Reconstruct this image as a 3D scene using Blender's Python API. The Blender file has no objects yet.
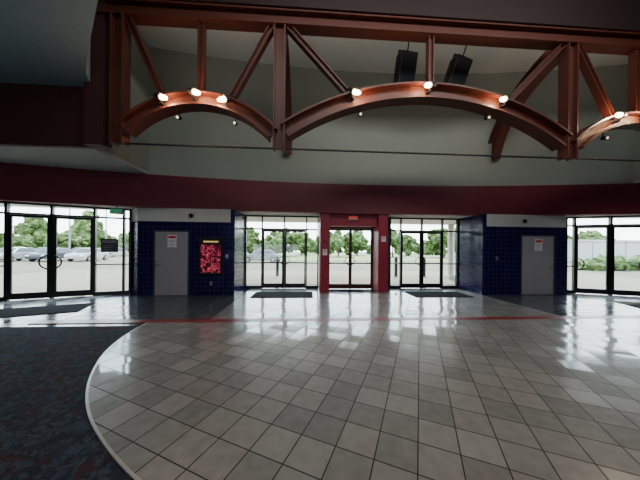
import bpy, bmesh, math, random
from mathutils import Vector, Matrix, noise
random.seed(4)
C = bpy.context.scene.collection

# ---------------------------------------------------------------- materials
def new_mat(name):
    m = bpy.data.materials.new(name); m.use_nodes = True
    nt = m.node_tree
    b = nt.nodes["Principled BSDF"]
    return m, nt, b

def simple(name, col, rough=0.5, metal=0.0, noise=0.06, nscale=6.0, emit=None, es=0.0, spec=0.5):
    m, nt, b = new_mat(name)
    b.inputs["Roughness"].default_value = rough
    b.inputs["Metallic"].default_value = metal
    b.inputs["Specular IOR Level"].default_value = spec
    tc = nt.nodes.new("ShaderNodeTexCoord")
    n = nt.nodes.new("ShaderNodeTexNoise"); n.inputs["Scale"].default_value = nscale; n.inputs["Detail"].default_value = 4
    r = nt.nodes.new("ShaderNodeMapRange")
    r.inputs["To Min"].default_value = 1 - noise*2; r.inputs["To Max"].default_value = 1 + noise*2
    mx = nt.nodes.new("ShaderNodeVectorMath"); mx.operation = 'SCALE'
    mx.inputs[0].default_value = col[:3]
    nt.links.new(tc.outputs["Object"], n.inputs["Vector"])
    nt.links.new(n.outputs["Fac"], r.inputs["Value"])
    nt.links.new(r.outputs["Result"], mx.inputs["Scale"])
    nt.links.new(mx.outputs[0], b.inputs["Base Color"])
    if emit:
        b.inputs["Emission Color"].default_value = (*emit, 1)
        b.inputs["Emission Strength"].default_value = es
    return m

def tile_mat(name, size, rot, c1, c2, grout, rough, tilt, vertical=False, gw=0.02, rough2=None, spec=0.5, wave=0.0, off=(0, 0), coat=0.0):
    m, nt, b = new_mat(name)
    L = nt.links; N = nt.nodes
    def math_(op, a, bb=None, c=None):
        n = N.new("ShaderNodeMath"); n.operation = op
        for i, v in enumerate((a, bb, c)):
            if v is None: continue
            if isinstance(v, (int, float)): n.inputs[i].default_value = v
            else: L.new(v, n.inputs[i])
        return n.outputs[0]
    tc = N.new("ShaderNodeTexCoord")
    vec = tc.outputs["Object"]
    s = N.new("ShaderNodeSeparateXYZ"); L.new(vec, s.inputs[0])
    cb = N.new("ShaderNodeCombineXYZ")
    if vertical:
        u = math_('ADD', s.outputs[0], s.outputs[1])
        L.new(u, cb.inputs[0]); L.new(s.outputs[2], cb.inputs[1])
    else:
        L.new(s.outputs[0], cb.inputs[0]); L.new(s.outputs[1], cb.inputs[1])
    vec = cb.outputs[0]
    mp = N.new("ShaderNodeMapping"); mp.inputs["Rotation"].default_value[2] = rot
    mp.inputs["Scale"].default_value = (1/size, 1/size, 1)
    mp.inputs["Location"].default_value = (off[0], off[1], 0)
    L.new(vec, mp.inputs["Vector"])
    fl = N.new("ShaderNodeVectorMath"); fl.operation = 'FLOOR'; L.new(mp.outputs[0], fl.inputs[0])
    fr = N.new("ShaderNodeVectorMath"); fr.operation = 'FRACTION'; L.new(mp.outputs[0], fr.inputs[0])
    sp = N.new("ShaderNodeSeparateXYZ"); L.new(fr.outputs[0], sp.inputs[0])
    dx = math_('MINIMUM', sp.outputs[0], math_('SUBTRACT', 1.0, sp.outputs[0]))
    dy = math_('MINIMUM', sp.outputs[1], math_('SUBTRACT', 1.0, sp.outputs[1]))
    g = math_('LESS_THAN', math_('MINIMUM', dx, dy), gw)
    wn = N.new("ShaderNodeTexWhiteNoise"); wn.noise_dimensions = '3D'; L.new(fl.outputs[0], wn.inputs["Vector"])
    mc = N.new("ShaderNodeMix"); mc.data_type = 'RGBA'
    mc.inputs[6].default_value = (*c1, 1); mc.inputs[7].default_value = (*c2, 1)
    nz = N.new("ShaderNodeTexNoise"); nz.inputs["Scale"].default_value = 9; nz.inputs["Detail"].default_value = 6
    L.new(tc.outputs["Object"], nz.inputs["Vector"])
    fac = math_('ADD', math_('MULTIPLY', wn.outputs["Value"], 0.6), math_('MULTIPLY', math_('SUBTRACT', nz.outputs["Fac"], 0.3), 0.9))
    L.new(fac, mc.inputs[0])
    mg = N.new("ShaderNodeMix"); mg.data_type = 'RGBA'
    L.new(g, mg.inputs[0]); L.new(mc.outputs[2], mg.inputs[6]); mg.inputs[7].default_value = (*grout, 1)
    L.new(mg.outputs[2], b.inputs["Base Color"])
    ro = math_('ADD', math_('ADD', rough, math_('MULTIPLY', wn.outputs["Value"], (rough2 or rough*1.5) - rough)), math_('MULTIPLY', g, 0.4))
    L.new(ro, b.inputs["Roughness"])
    L.new(math_('MULTIPLY', math_('SUBTRACT', 1.0, math_('MULTIPLY', g, .8)), spec), b.inputs["Specular IOR Level"])
    if tilt > 0:
        ge = N.new("ShaderNodeNewGeometry")
        base = ge.outputs["Normal"]
        if wave > 0:
            n3 = N.new("ShaderNodeTexNoise"); n3.inputs["Scale"].default_value = 5; n3.inputs["Detail"].default_value = 2
            L.new(tc.outputs["Object"], n3.inputs["Vector"])
            bp = N.new("ShaderNodeBump"); bp.inputs["Strength"].default_value = 1; bp.inputs["Distance"].default_value = wave
            L.new(n3.outputs["Fac"], bp.inputs["Height"]); base = bp.outputs[0]
        sb = N.new("ShaderNodeVectorMath"); sb.operation = 'SUBTRACT'; L.new(wn.outputs["Color"], sb.inputs[0]); sb.inputs[1].default_value = (.5, .5, .5)
        sc = N.new("ShaderNodeVectorMath"); sc.operation = 'SCALE'; L.new(sb.outputs[0], sc.inputs[0]); sc.inputs["Scale"].default_value = tilt
        ad = N.new("ShaderNodeVectorMath"); ad.operation = 'ADD'; L.new(base, ad.inputs[0]); L.new(sc.outputs[0], ad.inputs[1])
        nm = N.new("ShaderNodeVectorMath"); nm.operation = 'NORMALIZE'; L.new(ad.outputs[0], nm.inputs[0])
        L.new(nm.outputs[0], b.inputs["Normal"])
    if coat:
        L.new(math_('MULTIPLY', math_('SUBTRACT', 1.0, g), coat), b.inputs["Coat Weight"]); b.inputs["Coat Roughness"].default_value = .40; b.inputs["Coat IOR"].default_value = 1.6
    return m

def carpet_mat():
    m, nt, b = new_mat("patterned_carpet")
    L = nt.links; N = nt.nodes
    tc = N.new("ShaderNodeTexCoord")
    v = N.new("ShaderNodeTexVoronoi"); v.inputs["Scale"].default_value = 18; L.new(tc.outputs["Object"], v.inputs["Vector"])
    cr = N.new("ShaderNodeValToRGB")
    e = cr.color_ramp.elements
    e[0].position = .2; e[0].color = (.018, .024, .040, 1)
    e[1].position = .5; e[1].color = (.028, .040, .060, 1)
    x = e.new(.68); x.color = (.056, .073, .096, 1)
    x = e.new(.80); x.color = (.018, .020, .030, 1)
    x = e.new(.97); x.color = (.066, .026, .034, 1)
    sp = N.new("ShaderNodeSeparateColor"); L.new(v.outputs["Color"], sp.inputs[0])
    nz = N.new("ShaderNodeTexNoise"); nz.inputs["Scale"].default_value = 4; nz.inputs["Detail"].default_value = 8; nz.inputs["Distortion"].default_value = 1; L.new(tc.outputs["Object"], nz.inputs["Vector"])
    a = N.new("ShaderNodeMath"); a.operation = 'MULTIPLY_ADD'; L.new(nz.outputs["Fac"], a.inputs[0]); a.inputs[1].default_value = 1.8; a.inputs[2].default_value = -.6
    a1 = N.new("ShaderNodeMath"); a1.operation = 'MULTIPLY'; L.new(sp.outputs[0], a1.inputs[0]); a1.inputs[1].default_value = .58
    a2 = N.new("ShaderNodeMath"); a2.operation = 'ADD'; L.new(a1.outputs[0], a2.inputs[0]); L.new(a.outputs[0], a2.inputs[1])
    L.new(a2.outputs[0], cr.inputs[0]); 
    n2 = N.new("ShaderNodeTexNoise"); n2.inputs["Scale"].default_value = 160; L.new(tc.outputs["Object"], n2.inputs["Vector"])
    mr = N.new("ShaderNodeMapRange"); mr.inputs["To Min"].default_value = .4; mr.inputs["To Max"].default_value = 1.6; L.new(n2.outputs["Fac"], mr.inputs["Value"])
    sc = N.new("ShaderNodeVectorMath"); sc.operation = 'SCALE'; L.new(cr.outputs[0], sc.inputs[0]); L.new(mr.outputs[0], sc.inputs["Scale"])
    L.new(sc.outputs[0], b.inputs["Base Color"])
    bp = N.new("ShaderNodeBump"); bp.inputs["Strength"].default_value = .4; bp.inputs["Distance"].default_value = .01; L.new(n2.outputs["Fac"], bp.inputs["Height"])
    L.new(bp.outputs[0], b.inputs["Normal"])
    b.inputs["Roughness"].default_value = .95; b.inputs["Specular IOR Level"].default_value = .15
    return m

def glass_mat(name, tint=(.93, .97, .96), gl=0.05):
    m = bpy.data.materials.new(name); m.use_nodes = True
    nt = m.node_tree; N = nt.nodes; L = nt.links
    N.remove(N["Principled BSDF"])
    t = N.new("ShaderNodeBsdfTransparent"); t.inputs[0].default_value = (*tint, 1)
    g = N.new("ShaderNodeBsdfGlossy"); g.inputs["Roughness"].default_value = .02
    mx = N.new("ShaderNodeMixShader"); mx.inputs[0].default_value = gl
    L.new(t.outputs[0], mx.inputs[1]); L.new(g.outputs[0], mx.inputs[2])
    L.new(mx.outputs[0], N["Material Output"].inputs[0])
    return m

def leaf_mat(name, a, bcol):
    m, nt, b = new_mat(name)
    L = nt.links; N = nt.nodes
    tc = N.new("ShaderNodeTexCoord")
    nz = N.new("ShaderNodeTexNoise"); nz.inputs["Scale"].default_value = 2.5; nz.inputs["Detail"].default_value = 8
    L.new(tc.outputs["Object"], nz.inputs["Vector"])
    cr = N.new("ShaderNodeValToRGB"); cr.color_ramp.elements[0].position = .35; cr.color_ramp.elements[1].position = .65
    cr.color_ramp.elements[0].color = (*a, 1); cr.color_ramp.elements[1].color = (*bcol, 1)
    L.new(nz.outputs["Fac"], cr.inputs[0]); L.new(cr.outputs[0], b.inputs["Base Color"])
    b.inputs["Roughness"].default_value = .8
    return m

def poster_mat():
    m, nt, b = new_mat("lit_poster_print")
    L = nt.links; N = nt.nodes
    tc = N.new("ShaderNodeTexCoord")
    nz = N.new("ShaderNodeTexNoise"); nz.inputs["Scale"].default_value = 4; nz.inputs["Detail"].default_value = 7; nz.inputs["Distortion"].default_value = 2
    L.new(tc.outputs["Object"], nz.inputs["Vector"])
    cr = N.new("ShaderNodeValToRGB")
    e = cr.color_ramp.elements
    e[0].position = .42; e[0].color = (.012, .0, .006, 1)
    e[1].position = .51; e[1].color = (.10, .002, .012, 1)
    x = e.new(.55); x.color = (.75, .10, .16, 1)
    x = e.new(.585); x.color = (.05, .0, .015, 1)
    x = e.new(.68); x.color = (.3, .02, .05, 1)
    L.new(nz.outputs["Fac"], cr.inputs[0])
    L.new(cr.outputs[0], b.inputs["Base Color"]); L.new(cr.outputs[0], b.inputs["Emission Color"])
    b.inputs["Emission Strength"].default_value = .8
    b.inputs["Roughness"].default_value = .3
    return m

M = {}
M['tile'] = tile_mat("polished_grey_floor_tile", .305, math.radians(26), (.16, .162, .162), (.33, .33, .32), (.02, .02, .021), .05, .045, gw=.016, rough2=.17, spec=1.0, wave=.0003, coat=.5)
M['slate'] = tile_mat("polished_dark_entry_tile", .305, 0, (.045, .055, .07), (.09, .105, .12), (.02, .02, .025), .10, .03, gw=.025, rough2=.22, spec=.6)
M['carpet'] = carpet_mat()
M['blue'] = tile_mat("glazed_blue_wall_tile", .15, 0, (.006, .005, .034), (.011, .010, .068), (.035, .035, .16), .18, .03, vertical=True, gw=.04, spec=.3)
M['greywall'] = simple("painted_grey_green_wall", (.28, .295, .26), .8, noise=.03, nscale=1.5)
M['greyceil'] = simple("painted_light_ceiling", (.68, .68, .63), .85, noise=.03, nscale=1.5)
M['soffit'] = simple("painted_grey_soffit", (.42, .44, .45), .8, noise=.03)
M['softlite'] = simple("painted_pale_bulkhead", (.56, .56, .55), .8, noise=.03)
M['teal'] = simple("painted_slate_teal_ceiling", (.20, .28, .32), .8, noise=.04)
M['maroon'] = simple("painted_maroon_fascia", (.145, .017, .030), .55, noise=.06, nscale=3)
M['darkmaroon'] = simple("painted_dark_maroon", (.06, .014, .018), .6)
M['header'] = simple("painted_blackish_header", (.018, .006, .008), .7)
M['redcol'] = simple("painted_crimson_column", (.30, .022, .05), .4, noise=.05)
M['dark'] = simple("painted_black_ceiling", (.012, .012, .014), .9)
M['darkwall'] = simple("painted_dark_wall", (.05, .05, .06), .8)
M['truss'] = simple("painted_rust_red_steel", (.088, .022, .015), .5, noise=.1, nscale=4)
M['alu'] = simple("black_anodised_aluminium", (.012, .012, .014), .35, .3)
M['redalu'] = simple("dark_red_painted_door_frame", (.07, .012, .018), .4, .1)
M['steel'] = simple("brushed_steel", (.5, .5, .5), .3, .9)
M['edge'] = simple("pale_metal_edge_strip", (.5, .5, .5), .3, .6)
M['redline'] = simple("red_tile_inlay", (.20, .035, .035), .3, noise=.1, nscale=8, spec=.4)
M['mat'] = simple("black_rubber_ribbed_mat", (.018, .019, .022), .9, noise=.2, nscale=40, spec=.1)
M['greydoor'] = simple("painted_grey_steel_door", (.31, .29, .33), .5, noise=.03)
M['doorframe'] = simple("painted_dark_door_frame", (.03, .03, .05), .5)
M['white'] = simple("white_sign_plastic", (.8, .8, .8), .5)
M['signbody'] = simple("dull_grey_sign_body", (.25, .25, .25), .5)
M['red'] = simple("red_sign_ink", (.6, .02, .02), .5)
M['yellow'] = simple("yellow_title_ink", (.8, .6, .2), .5, emit=(1, .7, .25), es=.45)
M['greyink'] = simple("grey_sign_ink", (.2, .2, .22), .6)
M['black'] = simple("matte_black_casing", (.008, .008, .009), .55)
M['exitred'] = simple("glowing_red_letters", (.8, .02, .02), .5, emit=(1, .04, .02), es=.8)
M['exitgreen'] = simple("glowing_green_letters", (.02, .3, .12), .5, emit=(.05, 1, .4), es=.35)
M['lens'] = simple("glowing_lamp_lens", (1, .9, .75), .4, emit=(1, .70, .40), es=20)
M['dimlens'] = simple("faint_lamp_lens", (1, .9, .75), .4, emit=(1, .72, .45), es=1.2)
M['poster'] = poster_mat()
M['glass'] = glass_mat("clear_storefront_glass")
M['concrete'] = simple("sunlit_pale_concrete", (.17, .15, .12), .9, noise=.10, nscale=.6, spec=.1)
M['asphalt'] = simple("sunlit_grey_asphalt", (.13, .115, .09), .9, noise=.16, nscale=.35, spec=.1)
M['canopy'] = simple("painted_beige_canopy", (.5, .48, .42), .7)
M['leaf'] = leaf_mat("tree_leaves", (.025, .055, .010), (.11, .16, .035))
M['bark'] = simple("tree_bark", (.10, .07, .05), .9)
M['grass'] = leaf_mat("grass_lawn", (.06, .095, .02), (.10, .14, .04))
M['tyre'] = simple("black_tyre_rubber", (.015, .015, .015), .8)
M['carglass'] = simple("dark_car_glass", (.02, .025, .03), .1)
M['lampglass'] = simple("red_tail_lamp", (.4, .02, .02), .3)
M['bld'] = simple("pale_wall_cladding", (.40, .40, .38), .8)

# ---------------------------------------------------------------- mesh builder
class MB:
    def __init__(s): s.v = []; s.f = []
    def box(s, x0, x1, y0, y1, z0, z1, mtx=None):
        i = len(s.v)
        pts = [(x0,y0,z0),(x1,y0,z0),(x1,y1,z0),(x0,y1,z0),(x0,y0,z1),(x1,y0,z1),(x1,y1,z1),(x0,y1,z1)]
        if mtx: pts = [tuple(mtx @ Vector(p)) for p in pts]
        s.v += pts
        s.f += [[i+a for a in f] for f in ((0,3,2,1),(4,5,6,7),(0,1,5,4),(1,2,6,5),(2,3,7,6),(3,0,4,7))]
        return s
    def prism(s, poly, z0, z1):
        i = len(s.v); n = len(poly)
        s.v += [(p[0], p[1], z0) for p in poly] + [(p[0], p[1], z1) for p in poly]
        s.f.append([i+k for k in reversed(range(n))]); s.f.append([i+n+k for k in range(n)])
        for k in range(n):
            s.f.append([i+k, i+(k+1) % n, i+n+(k+1) % n, i+n+k])
        return s
    def cyl(s, p0, p1, r0, r1=None, n=16, cap=True):
        r1 = r0 if r1 is None else r1
        p0 = Vector(p0); p1 = Vector(p1); d = (p1-p0).normalized()
        a = d.orthogonal().normalized(); b = d.cross(a)
        i = len(s.v)
        for p, r in ((p0, r0), (p1, r1)):
            for k in range(n):
                t = 2*math.pi*k/n
                s.v.append(tuple(p + a*math.cos(t)*r + b*math.sin(t)*r))
        for k in range(n):
            s.f.append([i+k, i+(k+1) % n, i+n+(k+1) % n, i+n+k])
        if cap:
            s.f.append([i+k for k in reversed(range(n))]); s.f.append([i+n+k for k in range(n)])
        return s
    def tube(s, pts, r, n=8):
        for a, b in zip(pts[:-1], pts[1:]): s.cyl(a, b, r, n=n)
        return s
    def sweep(s, path, secs, up):
        up = Vector(up); P = [Vector(p) for p in path]
        for (a0, a1, b0, b1) in secs:
            i = len(s.v)
            for k, p in enumerate(P):
                t = (P[min(k+1, len(P)-1)] - P[max(k-1, 0)]).normalized()
                nrm = up.cross(t).normalized()
                for (a, b) in ((a0,b0),(a1,b0),(a1,b1),(a0,b1)):
                    s.v.append(tuple(p + nrm*a + up*b))
            for k in range(len(P)-1):
                for j in range(4):
                    s.f.append([i+k*4+j, i+k*4+(j+1) % 4, i+(k+1)*4+(j+1) % 4, i+(k+1)*4+j])
            s.f.append([i, i+3, i+2, i+1]); e = i+(len(P)-1)*4; s.f.append([e, e+1, e+2, e+3])
        return s
    def obj(s, name, mat, parent=None, bevel=0, smooth=False, **props):
        me = bpy.data.meshes.new(name); me.from_pydata(s.v, [], s.f); me.update()
        bm = bmesh.new(); bm.from_mesh(me); bmesh.ops.recalc_face_normals(bm, faces=bm.faces); bm.to_mesh(me); bm.free()
        me.materials.append(mat)
        o = bpy.data.objects.new(name, me); C.objects.link(o)
        if parent: o.parent = parent
        if bevel:
            mo = o.modifiers.new("bevel", 'BEVEL'); mo.width = bevel; mo.segments = 2; mo.limit_method = 'ANGLE'
        if smooth:
            for p in me.polygons: p.use_smooth = True
        for k, v in props.items(): o[k] = v
        return o

def empty(name, loc=(0, 0, 0), rz=0, **props):
    o = bpy.data.objects.new(name, None); C.objects.link(o); o.location = loc; o.rotation_euler[2] = rz
    o.empty_display_size = .1
    for k, v in props.items(): o[k] = v
    return o

def copy_tree(src, loc=None, rot=None, scale=None):
    c = src.copy(); C.objects.link(c)
    if loc is not None: c.location = loc
    if rot is not None: c.rotation_euler = rot
    if scale is not None: c.scale = scale
    for ch in src.children:
        k = ch.copy(); k.parent = c; C.objects.link(k)
        for g in ch.children:
            q = g.copy(); q.parent = k; C.objects.link(q)
    return c

def text_mesh(name, body, size, mat, parent, loc, rot):
    cu = bpy.data.curves.new(name, 'FONT'); cu.body = body; cu.size = size; cu.align_x = 'CENTER'; cu.align_y = 'CENTER'; cu.extrude = .004
    t = bpy.data.objects.new(name, cu); C.objects.link(t)
    dg = bpy.context.evaluated_depsgraph_get(); me = bpy.data.meshes.new_from_object(t.evaluated_get(dg))
    bpy.data.objects.remove(t)
    me.materials.clear(); me.materials.append(mat)
    o = bpy.data.objects.new(name, me); C.objects.link(o); o.parent = parent; o.location = loc; o.rotation_euler = rot
    return o
ST = dict(kind="structure")
CX = 1.93

# ---------------------------------------------------------------- floors
EXT_Y = 9.62
facetL0, facetL1 = (-5.9, 8.5), (-9.81, 6.96)
facetR0, facetR1 = (9.76, 8.5), (13.67, 6.96)
foot = [(-9.85, -5), (13.7, -5), (13.7, 7.05), (9.8, 8.62), (9.3, 8.62), (9.3, EXT_Y), (-5.4, EXT_Y), (-5.4, 8.62), (-5.94, 8.62), (-9.85, 7.05)]
MB().prism(foot, -.1, 0).obj("floor", M['slate'], label="dark polished slate tile floor by the entrance doors", category="floor", **ST)
MB().prism([(-9.8, -5), (13.65, -5), (13.65, 5.02), (-9.8, 5.02)], 0.0, .006).obj("floor_carpet", M['carpet'], label="dark blue-grey patterned carpet around the tiled circle", category="carpet", **ST)
key = [(-3.25, 6.0), (-3.27, 5.20), (-3.2, 4.55), (-3.0, 3.85), (-2.72, 3.3), (-2.42, 2.85), (-2.05, 2.43), (-1.62, 2.06), (-1.1, 1.70), (-.5, 1.38), (.3, 1.1), (1.2, .95), (2.1, .9), (3.0, .95)]
def catmull(P, seg=8):
    out = []
    for i in range(1, len(P)-2):
        p0, p1, p2, p3 = [Vector(q) for q in P[i-1:i+3]]
        for k in range(seg):
            t = k/seg
            out.append(tuple(.5*((2*p1)+(p2-p0)*t+(2*p0-5*p1+4*p2-p3)*t*t+(3*p1-p0-3*p2+p3)*t*t*t)))
    out.append(tuple(P[-2])); return out
lh = catmull(key)
# the tiled field mirrors on the right, a little wider
outer = lh + [(5.1-x, y) for x, y in reversed(lh)]
MB().prism(outer, 0.0, .012).obj("floor_tile", M['tile'], label="polished grey-beige ceramic tile floor, rounded outline", category="tiled floor", **ST)
m = MB(); n = len(outer)
o2 = []
for k in range(n):
    a = Vector(outer[max(k-1, 0)]); b = Vector(outer[min(k+1, n-1)]); t = (b-a).normalized()
    o2.append((outer[k][0]+t.y*.022, outer[k][1]-t.x*.022))
for k in range(n-1):
    m.prism([outer[k], o2[k], o2[k+1], outer[k+1]], 0, .015)
m.obj("trim_1", M['edge'], label="pale metal strip edging the carpet around tile", category="floor trim", **ST)
MB().box(-5.6, 13.0, 5.20, 5.42, 0, .014).obj("trim_2", M['redline'], label="straight red inlay stripe across the tile floor", category="floor stripe", **ST)
MB().prism([(-2.1, 5.42), (6.2, 5.42), (6.2, 9.45), (3.36, 9.45), (3.0, 8.6), (.5, 8.6), (.5, 9.45), (-2.1, 9.45)], 0, .001).obj("floor_tile_entry", M['tile'], label="polished grey tile field in front of the doors", category="tiled floor", **ST)

# ---------------------------------------------------------------- walls
def bandY(x, base=8.55, k=.0125): return base - k*(x-CX)**2
def arcprism(x0, x1, off0, off1, z0, z1, n=48):
    m = MB()
    xs = [x0+(x1-x0)*i/n for i in range(n+1)]
    fr = [(x, bandY(x)+off0) for x in xs]; bk = [(x, bandY(x)+off1) for x in reversed(xs)]
    m.prism(fr+bk, z0, z1)
    return m
arcprism(-9.8, 13.66, 0, .25, 2.85, 3.9).obj("trim_3", M['maroon'], label="long curved maroon fascia band above the entrance doors", category="fascia", **ST)
arcprism(-5.04, 11.15, .06, .3, 3.9, 8.0).obj("wall_back", M['greywall'], label="tall curved grey-green upper wall behind the truss", category="wall", **ST)
xs = [-9.8+(13.66+9.8)*i/40 for i in range(41)]
MB().prism([(x, bandY(x)+.02) for x in xs] + [(13.66, 8.3), (9.8, 9.0), (9.5, 9.75), (-5.6, 9.75), (-5.95, 9.0), (-9.8, 8.3)], 2.852, 2.95).obj("ceiling_entry", M['softlite'], label="low pale ceiling over the entrance doors", category="ceiling", **ST)
MB().box(-5.2, -5.04, 6.0, 8.3, 3.985, 8.0).obj("wall_left", M['greywall'], label="grey return wall beside the upper curved wall", category="wall", **ST)
MB().box(11.15, 11.3, 6.0, 7.9, 3.985, 8.0).obj("wall_right", M['greywall'], label="grey return wall beside the upper curved wall", category="wall", **ST)
MB().box(-9.8, -5.04, 6.0, 8.6, 3.9, 3.98).obj("ceiling_soffit", M['soffit'], label="flat grey soffit beneath the maroon bulkhead", category="soffit", **ST)
MB().box(11.15, 13.66, 6.0, 8.6, 3.9, 3.98).obj("ceiling_soffit_right", M['soffit'], label="flat grey soffit beneath the maroon bulkhead", category="soffit", **ST)
MB().box(-9.8, -5.04, 5.9, 6.0, 3.9, 5.3).obj("trim_4", M['darkmaroon'], label="dark maroon bulkhead face below the slate ceiling", category="bulkhead", **ST)
MB().box(11.15, 13.66, 5.9, 6.0, 3.9, 5.3).obj("trim_5", M['darkmaroon'], label="dark maroon bulkhead face below the slate ceiling", category="bulkhead", **ST)
half = [(-5.04, 6.0), (-4.75, 5.45), (-4.3, 4.95), (-3.75, 4.4), (-3.15, 3.8), (-2.45, 3.15), (-1.6, 2.45), (-.5, 1.75), (1.0, 1.2), (3.04, 1.0)]
edge = half + [(6.1-x, y) for x, y in reversed(half[:-1])]
MB().prism([(-9.8, 6.0)] + edge + [(13.66, 6.0), (13.66, -5), (-9.8, -5)], 5.3, 5.4).obj("ceiling_low", M['teal'], label="slate-teal lower ceiling with a curved edge", category="ceiling", **ST)
m = MB()
for (a, b) in zip(edge[:-1], edge[1:]):
    m.prism([a, b, (b[0], b[1]-.08), (a[0], a[1]-.08)], 5.4, 8.0)
m.obj("wall_curved", M['teal'], label="curved slate-teal wall above the lower ceiling edge", category="wall", **ST)
MB().box(-5.3, 11.4, 5.75, 8.95, 8.0, 8.1).obj("ceiling", M['greyceil'], label="light grey flat ceiling above the curved wall", category="ceiling", **ST)
MB().box(-5.3, 11.4, .8, 5.75, 8.0, 8.1).obj("ceiling_front", M['dark'], label="black painted high ceiling", category="ceiling", **ST)
MB().box(-5.04, 11.15, 5.62, 5.95, 7.22, 8.0).obj("trim_6", M['header'], label="blackish maroon header beam above the steel truss", category="header beam", **ST)
MB().box(-9.95, 13.8, -5.15, -5, 0, 5.3).obj("wall_rear", M['darkwall'], label="dark rear lobby wall", category="wall", **ST)
MB().box(-9.95, -9.8, -5, 7.1, 0, 5.3).obj("wall_side_left", M['darkwall'], label="dark side lobby wall", category="wall", **ST)
MB().box(13.66, 13.8, -5, 7.1, 0, 5.3).obj("wall_side_right", M['darkwall'], label="dark side lobby wall", category="wall", **ST)
MB().box(-9.95, -9.8, 7.1, 8.6, 2.85, 4.0).obj("wall_end_left", M['darkwall'], label="short closing wall above the glazing", category="wall", **ST)
MB().box(13.66, 13.8, 7.1, 8.6, 2.85, 4.0).obj("wall_end_right", M['darkwall'], label="short closing wall above the glazing", category="wall", **ST)

def blue_wall(name, xa, xb, corner, mir):
    BH = 2.42
    poly = [(xa, 8.1), (xb, 8.1), (xb, 9.6), (xb-.14, 9.6), (xb-.14, 8.24), (xa+.1, 8.24), (-5.8, 8.62), (-5.92, 8.52)]
    top = [(xa, 8.1), (xb-.14, 8.1), (xb-.14, 8.24), (xa+.1, 8.24), (-5.8, 8.62), (-5.92, 8.52)]
    ret = [(xb-.14, 8.1), (xb, 8.1), (xb, 9.6), (xb-.14, 9.6)]
    if mir:
        poly = [(2*CX-x, y) for x, y in poly]; top = [(2*CX-x, y) for x, y in top]; ret = [(2*CX-x, y) for x, y in ret]
    MB().prism(poly, 0, BH).prism(ret, BH, 2.85).obj(name, M['blue'], label="wall clad in glossy dark blue square tiles", category="tiled wall", **ST)
    MB().prism(top, BH, 2.85).obj(name.replace("wall", "trim_bulkhead"), M['softlite'], label="pale grey bulkhead above the blue tile", category="bulkhead", **ST)
blue_wall("wall_entry_left", -5.44, -2.35, None, False)
blue_wall("wall_entry_right", -5.5, -2.36, None, True)

MB().box(.52, .86, 8.6, 9.6, 0, 2.85).obj("wall_portal_left", M['redcol'], bevel=.01, label="crimson column beside the middle double doors", category="column", **ST)
MB().box(2.64, 3.0, 8.6, 9.6, 0, 2.85).obj("wall_portal_right", M['redcol'], bevel=.01, label="crimson column beside the middle double doors", category="column", **ST)
MB().box(3.0, 3.385, 9.42, 9.6, 0, 2.85).obj("wall_infill", M['doorframe'], label="narrow dark infill panel between column and glazing", category="wall panel", **ST)
MB().box(.86, 2.64, 8.75, 9.42, 2.42, 2.85).obj("wall_portal_top", M['redcol'], label="crimson header above the middle double doors", category="header", **ST)

# ---------------------------------------------------------------- storefront
win_n = [0]; door_n = [0]
def storefront(origin, ang, length, vert, zdoor, ztop, openings, lbl, fw=.06, st=.07, bars=True, flip=False, mat='alu'):
    win_n[0] += 1
    m = MB()
    for x in vert: m.box(x-fw/2, x+fw/2, -.06, .06, 0, ztop)
    for a, b in zip(vert[:-1], vert[1:]):
        m.box(a+fw/2, b-fw/2, -.055, .055, zdoor, zdoor+.05)
        if ztop > zdoor+.1: m.box(a+fw/2, b-fw/2, -.055, .055, ztop-.05, ztop)
        if (a, b) not in openings:
            m.box(a+fw/2, b-fw/2, -.055, .055, 0, .12)
            m.box(a+fw/2, b-fw/2, -.05, .05, .98, 1.02)
    w = m.obj(f"window_{win_n[0]}", M[mat], label=lbl, category="storefront window", **ST)
    w.location = (*origin, 0); w.rotation_euler[2] = ang
    for a, b in zip(vert[:-1], vert[1:]):
        if ztop-.05 > zdoor+.08: MB().box(a+fw/2, b-fw/2, -.006, .006, zdoor+.05, ztop-.05).obj("glass_pane", M['glass'], w)
        if (a, b) not in openings:
            MB().box(a+fw/2, b-fw/2, -.006, .006, .12, .98).obj("glass_pane", M['glass'], w)
            MB().box(a+fw/2, b-fw/2, -.006, .006, 1.02, zdoor).obj("glass_pane", M['glass'], w)
    for i, (a, b) in enumerate(openings):
        door_n[0] += 1
        x0, x1 = a+fw/2+.004, b-fw/2-.004
        d = MB().box(x0, x0+st, -.025, .025, .015, zdoor-.005).box(x1-st, x1, -.025, .025, .015, zdoor-.005)\
            .box(x0+st, x1-st, -.025, .025, .015, .20).box(x0+st, x1-st, -.025, .025, zdoor-.08, zdoor-.005)\
            .obj(f"door_{door_n[0]}", M[mat], label="dark aluminium framed glass entrance door", category="glass door", **ST)
        d.location = (*origin, 0); d.rotation_euler[2] = ang
        MB().box(x0+st, x1-st, -.006, .006, .20, zdoor-.08).obj("glass_pane", M['glass'], d)
        if bars:
            m = MB().box(x0+.03, x1-.03, -.11, -.075, .99, 1.04)
            m.box(x0+.02, x0+.06, -.10, -.025, .985, 1.045).box(x1-.06, x1-.02, -.10, -.025, .985, 1.045)
            m.obj("push_bar", M['alu'], d, bevel=.006)
        s = 1 if (i % 2 == 0) != flip else -1
        cxh = b if s == 1 else a
        pts = []
        rr = .15 if bars else .20
        yy = .085 if bars else -.085
        for k in range(17):
            t = math.pi/2 + s*math.pi*k/16
            pts.append((cxh - .045*s + rr*math.cos(t), yy, 1.10 + rr*math.sin(t)))
        mm = MB().tube(pts, .017 if bars else .022, 8).cyl((pts[0][0], yy*.3, pts[0][2]), pts[0], .014, n=8).cyl((pts[-1][0], yy*.3, pts[-1][2]), pts[-1], .014, n=8)
        mm.obj("pull_handle", M['alu'], d)
    return w

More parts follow.
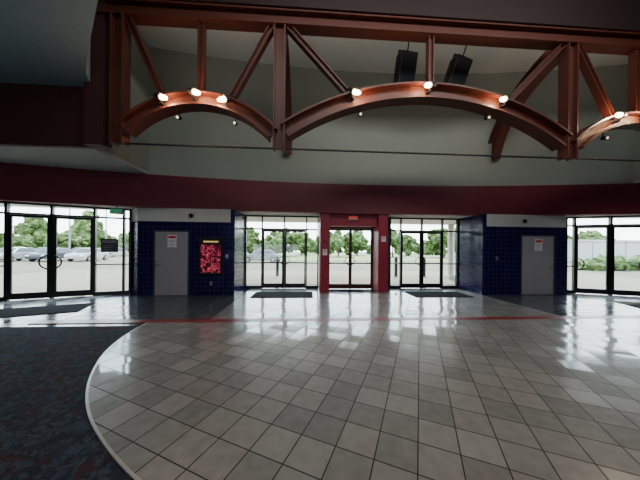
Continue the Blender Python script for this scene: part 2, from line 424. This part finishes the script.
storefront((-2.35, 9.5), 0, 2.84, [.03, .65, 1.51, 2.38, 2.83], 2.30, 2.845, [(.65, 1.51), (1.51, 2.38)], "black framed glazed entrance bay with transom", .045, .055)
storefront((.86, 9.35), 0, 1.78, [.02, .89, 1.76], 2.37, 2.42, [(.02, .89), (.89, 1.76)], "slim dark red frame of the middle doors", .03, .04, mat='redalu')
storefront((3.36, 9.5), 0, 2.8, [.03, .47, 1.34, 2.2, 2.83], 2.30, 2.845, [(.47, 1.34), (1.34, 2.2)], "black framed glazed entrance bay with transom", .045, .055)
angR = math.atan2(-1.54, 3.91)
angL = math.atan2(1.54, 3.91)
Lf = math.hypot(3.91, 1.54)
def sL(s): return Lf - s
wl = storefront(facetL1, angL, Lf, [.03, sL(3.6), sL(2.9), sL(1.95), sL(.95), sL(.2), sL(.03)], 2.5, 2.845, [(sL(2.9), sL(1.95)), (sL(1.95), sL(.95))], "wide black framed glazed entrance bay beside blue tile", bars=False)
storefront(facetR0, angR, Lf, [.03, .28, 1.3, 2.25, 3.2, 3.9, Lf-.03], 2.5, 2.845, [(.28, 1.3), (1.3, 2.25)], "wide black framed glazed entrance bay beside blue tile", bars=False, flip=True)
ws = MB().box(-.22, .22, -.02, 0, -.22, .22).obj("window_sign", M['doorframe'], label="dark square sign fixed to the sidelight glass", category="sign")
px_ = sL(.57); ws.location = (facetL1[0]+px_*math.cos(angL)+.012*math.sin(angL), facetL1[1]+px_*math.sin(angL)-.012*math.cos(angL), 1.62); ws.rotation_euler[2] = angL
q = MB().box(-.18, .18, -.023, -.02, .08, .17)
for k in range(3): q.box(-.17, .14-.04*k, -.022, -.02, -.02-k*.06, 0-k*.06)
q.obj("sign_lines", M['greyink'], ws)

# ---------------------------------------------------------------- utility doors
def util_door(x0, x1, hinge_right=True):
    door_n[0] += 1
    y = 8.1
    fr = MB().box(x0-.05, x0, y-.03, y, 0, 2.14).box(x1, x1+.05, y-.03, y, 0, 2.14).box(x0, x1, y-.03, y, 2.09, 2.14)
    d = MB().box(x0+.004, x1-.004, y-.022, y, .012, 2.085).obj(f"door_{door_n[0]}", M['greydoor'], bevel=.004, label="plain grey steel service door in the blue tile wall", category="service door", **ST)
    fr.obj("door_frame", M['doorframe'], d)
    hx = x0+.09 if hinge_right else x1-.09
    sgn = 1 if hinge_right else -1
    h = MB().cyl((hx, y-.022, 1.0), (hx, y-.075, 1.0), .028, n=14).cyl((hx, y-.065, 1.0), (hx+sgn*.11, y-.065, 1.0), .011, n=10).cyl((hx, y-.022, 1.12), (hx, y-.035, 1.12), .026, n=14)
    h.obj("door_handle", M['steel'], d, label="steel lever handle")
    xm = (x0+x1)/2+.02
    s = MB().box(xm-.14, xm+.14, y-.028, y-.022, 1.58, 1.98).obj("notice_sign", M['white'], d, label="white notice with a red heading")
    MB().box(xm-.12, xm+.12, y-.031, y-.028, 1.87, 1.95).obj("sign_heading", M['red'], s)
    q = MB()
    for k in range(5): q.box(xm-.11, xm+.11-.02*(k % 3), y-.030, y-.028, 1.80-k*.045, 1.815-k*.045)
    q.obj("sign_lines", M['greyink'], s)
    return d
util_door(-4.88, -3.84, True)
util_door(7.66, 8.86, False)

def dome(x, z=2.62):
    e = empty("wall_light", (x, 8.1, z), label="small dark dome fixture on the pale bulkhead", category="wall light")
    MB().cyl((0, 0, 0), (0, -.03, 0), .08, n=20).obj("mounting_plate", M['steel'], e)
    m = MB()
    prev = .07
    for k in range(1, 6):
        a = k/6*math.pi/2; r = .07*math.cos(a)
        m.cyl((0, -.03-.07*math.sin((k-1)/6*math.pi/2), 0), (0, -.03-.07*math.sin(a), 0), prev, r, n=20); prev = r
    m.obj("lamp_cover", M['black'], e, smooth=True)
dome(-3.75); dome(7.75)

# ---------------------------------------------------------------- poster case
e = empty("poster_case", (-3.1, 8.1, 0), label="lit dark red film poster in a black wall case", category="poster case")
MB().box(-.38, .38, -.07, 0, .70, .76).box(-.38, .38, -.07, 0, 1.86, 1.92).box(-.38, -.32, -.07, 0, .76, 1.86).box(.32, .38, -.07, 0, .76, 1.86).obj("case_frame", M['black'], e, bevel=.006)
ps = MB().box(-.32, .32, -.045, 0, .76, 1.86).obj("poster_sheet", M['poster'], e)
MB().box(-.32, .32, -.047, -.045, 1.68, 1.86).obj("title_band", M['black'], ps)
MB().box(-.24, .24, -.049, -.047, 1.75, 1.80).obj("title_line", M['yellow'], ps)
def plate(x, z, w=.09, h=.13):
    o = MB().box(-w/2, w/2, -.012, 0, -h/2, h/2).obj("switch_plate", M['steel'], bevel=.004, label="small metal switch plate on the blue tile", category="switch plate")
    o.location = (x, 8.1, z)
    MB().box(-.015, .015, -.02, -.012, -.03, .03).obj("switch_toggle", M['greyink'], o)
plate(-2.6, 1.3); plate(-3.1, .4); plate(6.75, 1.3)

def notice(x, z, w, h, red, y=8.6):
    o = MB().box(-w/2, w/2, -.008, 0, -h/2, h/2).obj("notice_sign", M['white'] if not red else M['black'], label="small black printed notice on the crimson column" if red else "small white printed notice on the crimson column", category="notice")
    o.location = (x, y, z)
    MB().box(-w/2+.02, w/2-.02, -.011, -.008, h/2-.05, h/2-.02).obj("sign_heading", M['red'], o)
    q = MB()
    for k in range(3): q.box(-w/2+.02, w/2-.03, -.010, -.008, h/2-.08-k*.03, h/2-.07-k*.03)
    q.obj("sign_lines", M['greyink'], o)
notice(.69, 1.45, .16, .22, False); notice(2.83, 1.95, .16, .2, False); notice(.69, 1.8, .12, .1, True)

def exit_sign(loc, rz, mat, word="EXIT"):
    e = empty("exit_sign", loc, rz, label="small rectangular sign with glowing letters near the ceiling", category="exit sign")
    MB().box(-.17, .17, -.03, .03, -.09, .09).obj("sign_body", M['signbody'], e, bevel=.006)
    text_mesh("sign_letters", word, .15, mat, e, (0, -.036, 0), (math.pi/2, 0, 0))
    MB().cyl((0, 0, .09), (0, 0, .14), .02, n=10).obj("ceiling_mount", M['steel'], e)
exit_sign((1.72, 8.715, 2.71), 0, M['exitred'])
exit_sign((-6.05, 8.05, 2.71), angL, M['exitgreen'])

# ---------------------------------------------------------------- mats
def door_mat(x, y, w, h, rz=0):
    o = MB().box(-w/2, w/2, -h/2, h/2, .002, .016).obj("floor_mat", M['mat'], bevel=.004, label="black ribbed entrance mat on the tile floor", category="floor mat", group="black entrance mats")
    o.location = (x, y, 0); o.rotation_euler[2] = rz
    m = MB()
    k = -w/2+.08
    while k < w/2-.08:
        m.box(k, k+.02, -h/2+.06, h/2-.06, .016, .021); k += .06
    m.obj("mat_ribs", M['mat'], o)
door_mat(-.75, 8.2, 2.0, 1.0); door_mat(4.65, 8.2, 2.0, 1.0)
door_mat(-6.85, 6.15, 2.5, 1.0, angL); door_mat(10.7, 6.15, 2.5, 1.0, angR)

# ---------------------------------------------------------------- truss
TD = 5.8
TX = 3.04
tr = empty("roof_truss", (0, 0, 0), label="rust-red steel truss with arched ribs spanning the lobby", category="truss")
def isec(h, w, t=.035): return [(-h/2, -h/2+t, -w/2, w/2), (h/2-t, h/2, -w/2, w/2), (-h/2+t, h/2-t, -t/2, t/2)]
Yv = (0, 1, 0)
MB().sweep([(-5.0, TD, 7.02), (11.1, TD, 7.02)], isec(.34, .3), Yv).obj("top_chord", M['truss'], tr)
posts = [-4.31, -.66, 6.72, 10.39]
for x in posts:
    MB().sweep([(x, TD, 3.95), (x, TD, 6.85)], [(-.14, -.10, -.13, .13), (.10, .14, -.13, .13), (-.10, .10, -.03, .03)], Yv).obj("truss_post", M['truss'], tr)
def rib(x0, x1, ze, zp, h=.30):
    c = (x0+x1)/2; hs = (x1-x0)/2; rise = zp-ze; RR = (hs*hs+rise*rise)/(2*rise); pts = []
    for k in range(41):
        x = x0+(x1-x0)*k/40
        pts.append((x, TD, zp-RR+math.sqrt(RR*RR-(x-c)**2)))
    MB().sweep(pts, isec(h, .34, .045), Yv).obj("arched_rib", M['truss'], tr)
    def zf(x): return zp-RR+math.sqrt(RR*RR-(x-c)**2)
    return zf
zl = rib(-4.17, -.80, 4.28, 5.02, .30)
zc = rib(-.52, 6.58, 4.36, 5.46, .37)
zr = rib(6.86, 10.25, 4.28, 5.02, .30)
def strut(p, q, h=.14, w=.16):
    MB().sweep([(p[0], TD, p[1]), (q[0], TD, q[1])], isec(h, w, .028), Yv).obj("truss_strut", M['truss'], tr)
for (a, b, z) in ((-4.12, -3.3, zl), (-2.48, -2.48, zl), (-.85, -1.8, zl), (-.45, 1.05, zc), (3.04, 3.04, zc), (6.53, 5.0, zc), (6.93, 7.9, zr), (8.57, 8.57, zr), (10.2, 9.4, zr)):
    strut((a, 6.86), (b, z(b)+.14))
MB().cyl((-5.03, TD, 3.97), (11.1, TD, 3.97), .022, n=10).obj("tie_rod", M['black'], tr, label="thin dark tie rod")
for x in (-.66, 6.72):
    pts = []
    for k in range(25):
        t = k/24
        yb = bandY(x)+.07
        y = TD+.15+(yb-TD-.15)*(.75*math.sin(t*math.pi/2)+.25*t)
        z = 6.95 - 2.1*(1-math.cos(t*math.pi/2))
        z = .8*z + .2*(6.95-2.0*t)
        pts.append((x, y, z))
    MB().sweep(pts, isec(.42, .30), (1, 0, 0)).obj("knee_brace", M['truss'], tr)
MB().box(-5.03, -4.62, 5.72, 5.98, 3.9, 7.2).obj("trim_7", M['darkmaroon'], label="dark maroon pilaster at the end of the truss", category="pilaster", **ST)

# ---------------------------------------------------------------- spotlights
def spotlight(x, z, aim=(0, -1, -.45), power=60):
    e = empty("spotlight", (x, TD-.17, z), label="black spotlight with bright warm lamp on the arched rib", category="spotlight", group="spotlights on the truss")
    MB().box(-.03, .03, 0, .17, -.03, .03).cyl((0, 0, 0), (0, 0, .10), .014, n=8).obj("mounting_bracket", M['black'], e)
    d = Vector(aim).normalized(); c = Vector((0, 0, .12)) - d*.06
    p0 = c - d*.14; p1 = c + d*.08
    MB().cyl(p0, p0+d*.06, .05, .07, n=16).cyl(p0+d*.06, p1, .07, .085, n=16).obj("lamp_housing", M['black'], e)
    MB().cyl(p1-d*.002, p1+d*.12, .060, .052, n=20).cyl(p1+d*.12, p1+d*.17, .052, .025, n=20).obj("lamp_bulb_glare", M['lens'], e)  # glowing bulb drawn out long so its shape imitates the lamp's glare
    L = bpy.data.lights.new("lamp_beam", 'SPOT'); L.energy = power; L.color = (1, .82, .62); L.spot_size = math.radians(120); L.spot_blend = .8; L.shadow_soft_size = .06
    lo = bpy.data.objects.new("lamp_beam", L); C.objects.link(lo); lo.location = Vector(e.location)+p1+d*.20
    lo.rotation_euler = d.to_track_quat('-Z', 'Y').to_euler()
    P = bpy.data.lights.new("lamp_glow", 'POINT'); P.energy = 24; P.color = (1, .54, .26); P.shadow_soft_size = .03
    po = bpy.data.objects.new("lamp_glow", P); C.objects.link(po); po.location = Vector(e.location)+p1+d*.19
for x, z, ax in ((-3.30, 4.88, 2.0), (-2.58, 5.03, 1.8), (-1.87, 4.90, -1.5), (1.09, 5.21, 1.5), (2.96, 5.46, -1.8), (4.86, 5.21, -1.9), (7.94, 4.94, -2.4), (8.72, 5.02, -1.6)):
    spotlight(x, z-.02, aim=(ax-x*.10, -1, -.9 if x < 6 else -.3))
for x, zf, in ((-3.0, zl), (-1.7, zl), (1.3, zc), (4.55, zc), (7.75, zr)):
    z = zf(x)-.30
    e = empty("accent_lamp", (x, TD+.05, z), label="small faint accent lamp hung below the arched rib", category="lamp", group="small lamps under the ribs")
    MB().cyl((0, 0, 0), (0, 0, .14), .012, n=8).cyl((0, .02, -.02), (0, -.10, -.06), .045, .05, n=14).obj("lamp_housing", M['black'], e)
    MB().cyl((0, -.10, -.06), (0, -.108, -.063), .03, .03, n=14).obj("lamp_lens", M['dimlens'], e)
def speaker(x, y, z, tilt):
    e = empty("loudspeaker", (x, y, z), label="black box loudspeaker hung from the ceiling on a yoke", category="speaker", group="hanging loudspeakers")
    e.rotation_euler = (math.radians(14), tilt, .12)
    MB().box(-.25, .25, -.2, .2, -.45, .45).obj("cabinet", M['black'], e, bevel=.03)
    MB().box(-.22, .22, -.215, -.2, -.41, .41).obj("grille", M['mat'], e)
    MB().box(-.28, -.255, -.03, .03, -.05, .49).box(.255, .28, -.03, .03, -.05, .49).box(-.28, .28, -.03, .03, .49, .515).cyl((0, 0, .51), (0, 0, 1.05), .02, n=8).obj("yoke", M['black'], e)
speaker(2.86, 6.9, 6.80, 0.02); speaker(4.42, 6.9, 6.75, .22)

# ---------------------------------------------------------------- exterior
MB().box(-90, 90, 7.1, 110, -.14, -.105).obj("ground", M['asphalt'], label="sunlit parking lot paving outside", category="parking lot", **ST)
m = MB().prism([(-16, 5.5), (-9.9, 7.3), (-5.9, 8.75), (-5.6, 9.8), (9.5, 9.8), (9.8, 8.75), (13.8, 7.3), (20, 5.5), (20, 17), (-16, 17)], -.1, -.02)
m.obj("sidewalk", M['concrete'], label="pale concrete sidewalk in front of the entrance", category="sidewalk", **ST)
MB().prism([(-90, 46), (-22, 46), (-14, 31), (90, 31), (90, 78), (-90, 78)], -.1, -.06).obj("lawn", M['grass'], label="grass verge beyond the parking lot", category="lawn", **ST)
MB().box(-4.6, 8.6, 9.75, 13.2, 2.98, 3.35).obj("canopy", M['canopy'], label="beige canopy roof over the entrance doors", category="canopy", **ST)
for x in (-4.2, 8.0):
    MB().cyl((x, 12.8, -.02), (x, 12.8, 2.98), .16, n=20).box(x-.24, x+.24, 12.56, 13.04, -.02, .2).obj("canopy_column", M['canopy'], bevel=.01, label="round beige column holding the canopy", category="column")
for x in (-1.6, 1.1, 5.3, 7.0):
    MB().cyl((x, 13.8, -.02), (x, 13.8, 1.1), .09, n=16).cyl((x, 13.8, 1.1), (x, 13.8, 1.15), .09, .03, n=16).obj("bollard", M['black'], label="short black steel bollard on the sidewalk", category="bollard", group="bollards on the sidewalk")

def car(loc, rz, col, name_label):
    e = empty("car", loc, rz, label=name_label, category="car")
    paint = simple("car_paint_"+name_label.split()[0], col, .25, .2, noise=.01)
    prof = [(-2.2, .3), (-2.22, .62), (-2.1, .82), (-1.1, .92), (1.55, .94), (2.15, .9), (2.25, .6), (2.2, .3), (1.75, .3), (1.68, .52), (1.4, .66), (1.12, .52), (1.05, .28), (-1.05, .28), (-1.12, .52), (-1.4, .66), (-1.68, .52), (-1.75, .3)]
    bm = bmesh.new()
    L_ = [bm.verts.new((x, -.88, z)) for x, z in prof]; R_ = [bm.verts.new((x, .88, z)) for x, z in prof]
    bm.faces.new(L_); bm.faces.new(list(reversed(R_)))
    for k in range(len(prof)):
        bm.faces.new([L_[k], R_[k], R_[(k+1) % len(prof)], L_[(k+1) % len(prof)]])
    vs = [bm.verts.new(p) for p in ((-1.15, -.82, .9), (1.8, -.82, .92), (1.8, .82, .92), (-1.15, .82, .9), (-.4, -.64, 1.42), (1.15, -.64, 1.44), (1.15, .64, 1.44), (-.4, .64, 1.42))]
    for f in ((4, 5, 6, 7), (0, 1, 5, 4), (1, 2, 6, 5), (2, 3, 7, 6), (3, 0, 4, 7)): bm.faces.new([vs[i] for i in f])
    bmesh.ops.recalc_face_normals(bm, faces=bm.faces)
    me = bpy.data.meshes.new("car_body"); bm.to_mesh(me); bm.free(); me.materials.append(paint)
    b = bpy.data.objects.new("car_body", me); C.objects.link(b); b.parent = e
    mo = b.modifiers.new("bevel", 'BEVEL'); mo.width = .05; mo.segments = 2
    def quad(a, bb, c, d, off):
        A = [Vector(p) for p in (a, bb, c, d)]; cen = sum(A, Vector())/4
        nrm = (A[1]-A[0]).cross(A[2]-A[0]).normalized()
        if nrm.dot(cen-Vector((.3, 0, .9))) < 0: nrm = -nrm
        A = [cen+(p-cen)*.86+nrm*off for p in A]
        m = MB(); m.v = [tuple(p) for p in A]+[tuple(p-nrm*.03) for p in A]; m.f = [[0, 1, 2, 3], [7, 6, 5, 4], [0, 4, 5, 1], [1, 5, 6, 2], [2, 6, 7, 3], [3, 7, 4, 0]]
        return m
    v = [(-1.15, -.82, .9), (1.8, -.82, .92), (1.8, .82, .92), (-1.15, .82, .9), (-.4, -.64, 1.42), (1.15, -.64, 1.44), (1.15, .64, 1.44), (-.4, .64, 1.42)]
    for f in ((0, 1, 5, 4), (1, 2, 6, 5), (2, 3, 7, 6), (3, 0, 4, 7)):
        quad(*[v[i] for i in f], .012).obj("car_window", M['carglass'], e)
    for x in (-1.4, 1.4):
        for y in (-.82, .82):
            w = MB().cyl((x, y-.1, .32), (x, y+.1, .32), .33, n=24).obj("wheel", M['tyre'], e, bevel=.02)
            s = 1 if y > 0 else -1
            MB().cyl((x, y+s*.1, .32), (x, y+s*.115, .32), .2, n=16).obj("hubcap", M['steel'], w)
    for y in (-.65, .65):
        MB().box(2.2, 2.26, y-.15, y+.15, .65, .8).obj("tail_lamp", M['lampglass'], e)
        MB().box(-2.24, -2.17, y-.15, y+.15, .6, .72).obj("headlamp", M['white'], e)
    return e
G = -.105
car((-31.0, 27.5, G), 1.7, (.22, .22, .24), "silver parked sedan on the lot")
car((-27.9, 28.3, G), 1.75, (.04, .045, .055), "black parked sedan on the lot")
car((-34.2, 27.0, G), 1.7, (.05, .06, .08), "dark parked sedan on the lot")
car((-24.8, 29, G), 1.75, (.34, .34, .34), "white parked sedan on the lot")
car((-37.5, 37, G), 1.6, (.20, .04, .03), "red parked sedan on the lot")
car((-41.0, 36, G), 1.6, (.2, .21, .22), "silver parked sedan at the far end")
car((-33.5, 38, G), 1.6, (.07, .09, .15), "blue parked sedan at the far end")
car((-30.0, 39, G), 1.6, (.3, .3, .28), "pale parked sedan at the far end")
car((-5.2, 28, G), .15, (.16, .17, .18), "silver parked sedan near the grass verge")
car((-10.5, 28.5, G), 3.2, (.10, .12, .15), "dark parked sedan near the grass verge")

def tree_proto(seed, spread, hgt, nb):
    random.seed(seed)
    e = empty("tree", (0, 0, G), label="leafy green tree beyond the parking lot", category="tree", group="trees beyond the parking lot")
    m = MB().cyl((0, 0, 0), (0.1, 0, 2.0), .2, .12, n=10)
    for k in range(5):
        a = k*1.3; m.cyl((.08, 0, 1.4+.1*k), (math.cos(a)*1.1, math.sin(a)*1.1, 2.9), .07, .03, n=6)
    m.obj("trunk", M['bark'], e)
    bm = bmesh.new()
    for k in range(nb):
        a = random.random()*6.28; r = random.uniform(.2, spread); z = random.uniform(.9, hgt-abs(r)*.7)
        bmesh.ops.create_icosphere(bm, subdivisions=3, radius=random.uniform(.35, 1.05), matrix=Matrix.Translation((math.cos(a)*r, math.sin(a)*r, z)))
    for v in bm.verts:
        n = noise.noise_vector(v.co*1.6); n2 = noise.noise_vector(v.co*6)
        v.co += n*.6+n2*.32
    me = bpy.data.meshes.new("foliage"); bm.to_mesh(me); bm.free(); me.materials.append(M['leaf'])
    o = bpy.data.objects.new("foliage", me); C.objects.link(o); o.parent = e
    return e
t1 = tree_proto(1, 2.9, 5.2, 28); t2 = tree_proto(2, 2.4, 6.4, 30); t3 = tree_proto(5, 3.3, 4.6, 32)
random.seed(9)
prot = [t1, t2, t3]; used = set()
i = 0
x = -64
while x < 66:
    row = (47, 56, 66)[i % 3]
    s = random.uniform(.85, 1.25); sz = s*random.uniform(.8, 1.3)
    loc = (x*row/48, row+random.uniform(-1, 1), G); rot = (0, 0, random.random()*6); sc = (s, s, sz)
    p = prot[i % 3]
    if i % 3 not in used:
        p.location = loc; p.rotation_euler = rot; p.scale = sc; used.add(i % 3)
    else: copy_tree(p, loc, rot, sc)
    x += random.uniform(2.9, 4.0); i += 1
def hedge(x0, x1, y, h, seed):
    random.seed(seed)
    bm = bmesh.new()
    x = x0
    while x < x1:
        r = h*random.uniform(.35, .75)
        bmesh.ops.create_icosphere(bm, subdivisions=3, radius=r, matrix=Matrix.Translation((x, y+random.uniform(-.3, .3), G+r*random.uniform(.5, 1)))); x += h*random.uniform(.3, .7)
    for v in bm.verts:
        v.co += noise.noise_vector(v.co*3)*.3+noise.noise_vector(v.co*9)*.1
        if v.co.z < G: v.co.z = G
    me = bpy.data.meshes.new("shrubs"); bm.to_mesh(me); bm.free(); me.materials.append(M['leaf'])
    o = bpy.data.objects.new("shrubs", me); C.objects.link(o)
    o["label"] = "low irregular green shrubs beside the paving"; o["category"] = "shrubs"
hedge(24, 36, 19.5, 1.0, 3)
hedge(-24, -14, 40, 1.0, 8)
for (x, y) in ((-38, 41), (-29, 42.5), (-34, 43)):
    e = empty("street_lamp", (x, y, G), label="grey parking lot lamp post with a flat head", category="street lamp", group="parking lot lamp posts")
    MB().cyl((0, 0, 0), (0, 0, .6), .25, n=12).cyl((0, 0, .6), (0, 0, 8), .11, .08, n=10).obj("pole", M['greyink'], e)
    MB().box(-.9, .9, -.15, .15, 7.95, 8.1).obj("lamp_head", M['greyink'], e, bevel=.03)
b = MB().box(36, 66, 34, 40, G, 3.0).box(35.8, 66.2, 33.8, 40.2, 3.0, 3.25).obj("building", M['bld'], label="pale low building beyond the shrubs", category="building")
q = MB()
for k in range(6): q.box(38+k*5.5, 38.1+k*5.5, 33.95, 34, 0, 3.0)
q.obj("panel_joints", M['greyink'], b)

# ---------------------------------------------------------------- light
w = bpy.data.worlds.new("World"); bpy.context.scene.world = w; w.use_nodes = True
nt = w.node_tree; bg = nt.nodes["Background"]
tc = nt.nodes.new("ShaderNodeTexCoord"); sp = nt.nodes.new("ShaderNodeSeparateXYZ"); cr = nt.nodes.new("ShaderNodeValToRGB")
nt.links.new(tc.outputs["Generated"], sp.inputs[0]); nt.links.new(sp.outputs[2], cr.inputs[0]); nt.links.new(cr.outputs[0], bg.inputs[0])
cr.color_ramp.elements[0].position = 0; cr.color_ramp.elements[0].color = (1, 1, 1, 1)
cr.color_ramp.elements[1].position = .5; cr.color_ramp.elements[1].color = (.62, .80, 1, 1)
bg.inputs[1].default_value = 10
L = bpy.data.lights.new("sun", 'SUN'); L.energy = 20; L.angle = .01; L.color = (1, .90, .74)
o = bpy.data.objects.new("sun", L); C.objects.link(o); o.rotation_euler = (math.radians(-38), math.radians(18), 0)
def area(name, loc, target, size, energy, col=(1, 1, 1)):
    L = bpy.data.lights.new(name, 'AREA'); L.shape = 'RECTANGLE'; L.size = size[0]; L.size_y = size[1]; L.energy = energy; L.color = col
    o = bpy.data.objects.new(name, L); C.objects.link(o); o.location = loc
    o.rotation_euler = (Vector(target)-Vector(loc)).to_track_quat('-Z', 'Y').to_euler()
area("atrium_fill", (3, 2.2, 7.7), (3, 8.3, 5.2), (9, .8), 320, (.98, .99, .93))
area("ceiling_fill", (3, 6.12, 7.0), (3, 7.0, 8.0), (14, .2), 28, (1, .96, .86))  # added fill without a fixture, brightens the ceiling from behind the top chord
area("lobby_fill", (1.5, -2.5, 5.2), (1.5, 6, 1), (14, 2), 125, (.88, .94, 1))
area("side_fill", (-3, -3, 1.2), (-7, 6, 5), (5, 1.5), 70, (.85, .95, 1))

# ---------------------------------------------------------------- camera
cam = bpy.data.cameras.new("camera"); co = bpy.data.objects.new("camera", cam); C.objects.link(co)
cam.sensor_width = 36; cam.lens = 13.5; cam.shift_y = 8/640; cam.clip_end = 500
co.matrix_world = Matrix.Translation((0, 0, 1.6)) @ Matrix.Rotation(math.radians(-3.4), 4, 'Z') @ Matrix.Rotation(math.pi/2, 4, 'X') @ Matrix.Rotation(math.radians(.54), 4, 'Z')
bpy.context.scene.camera = co
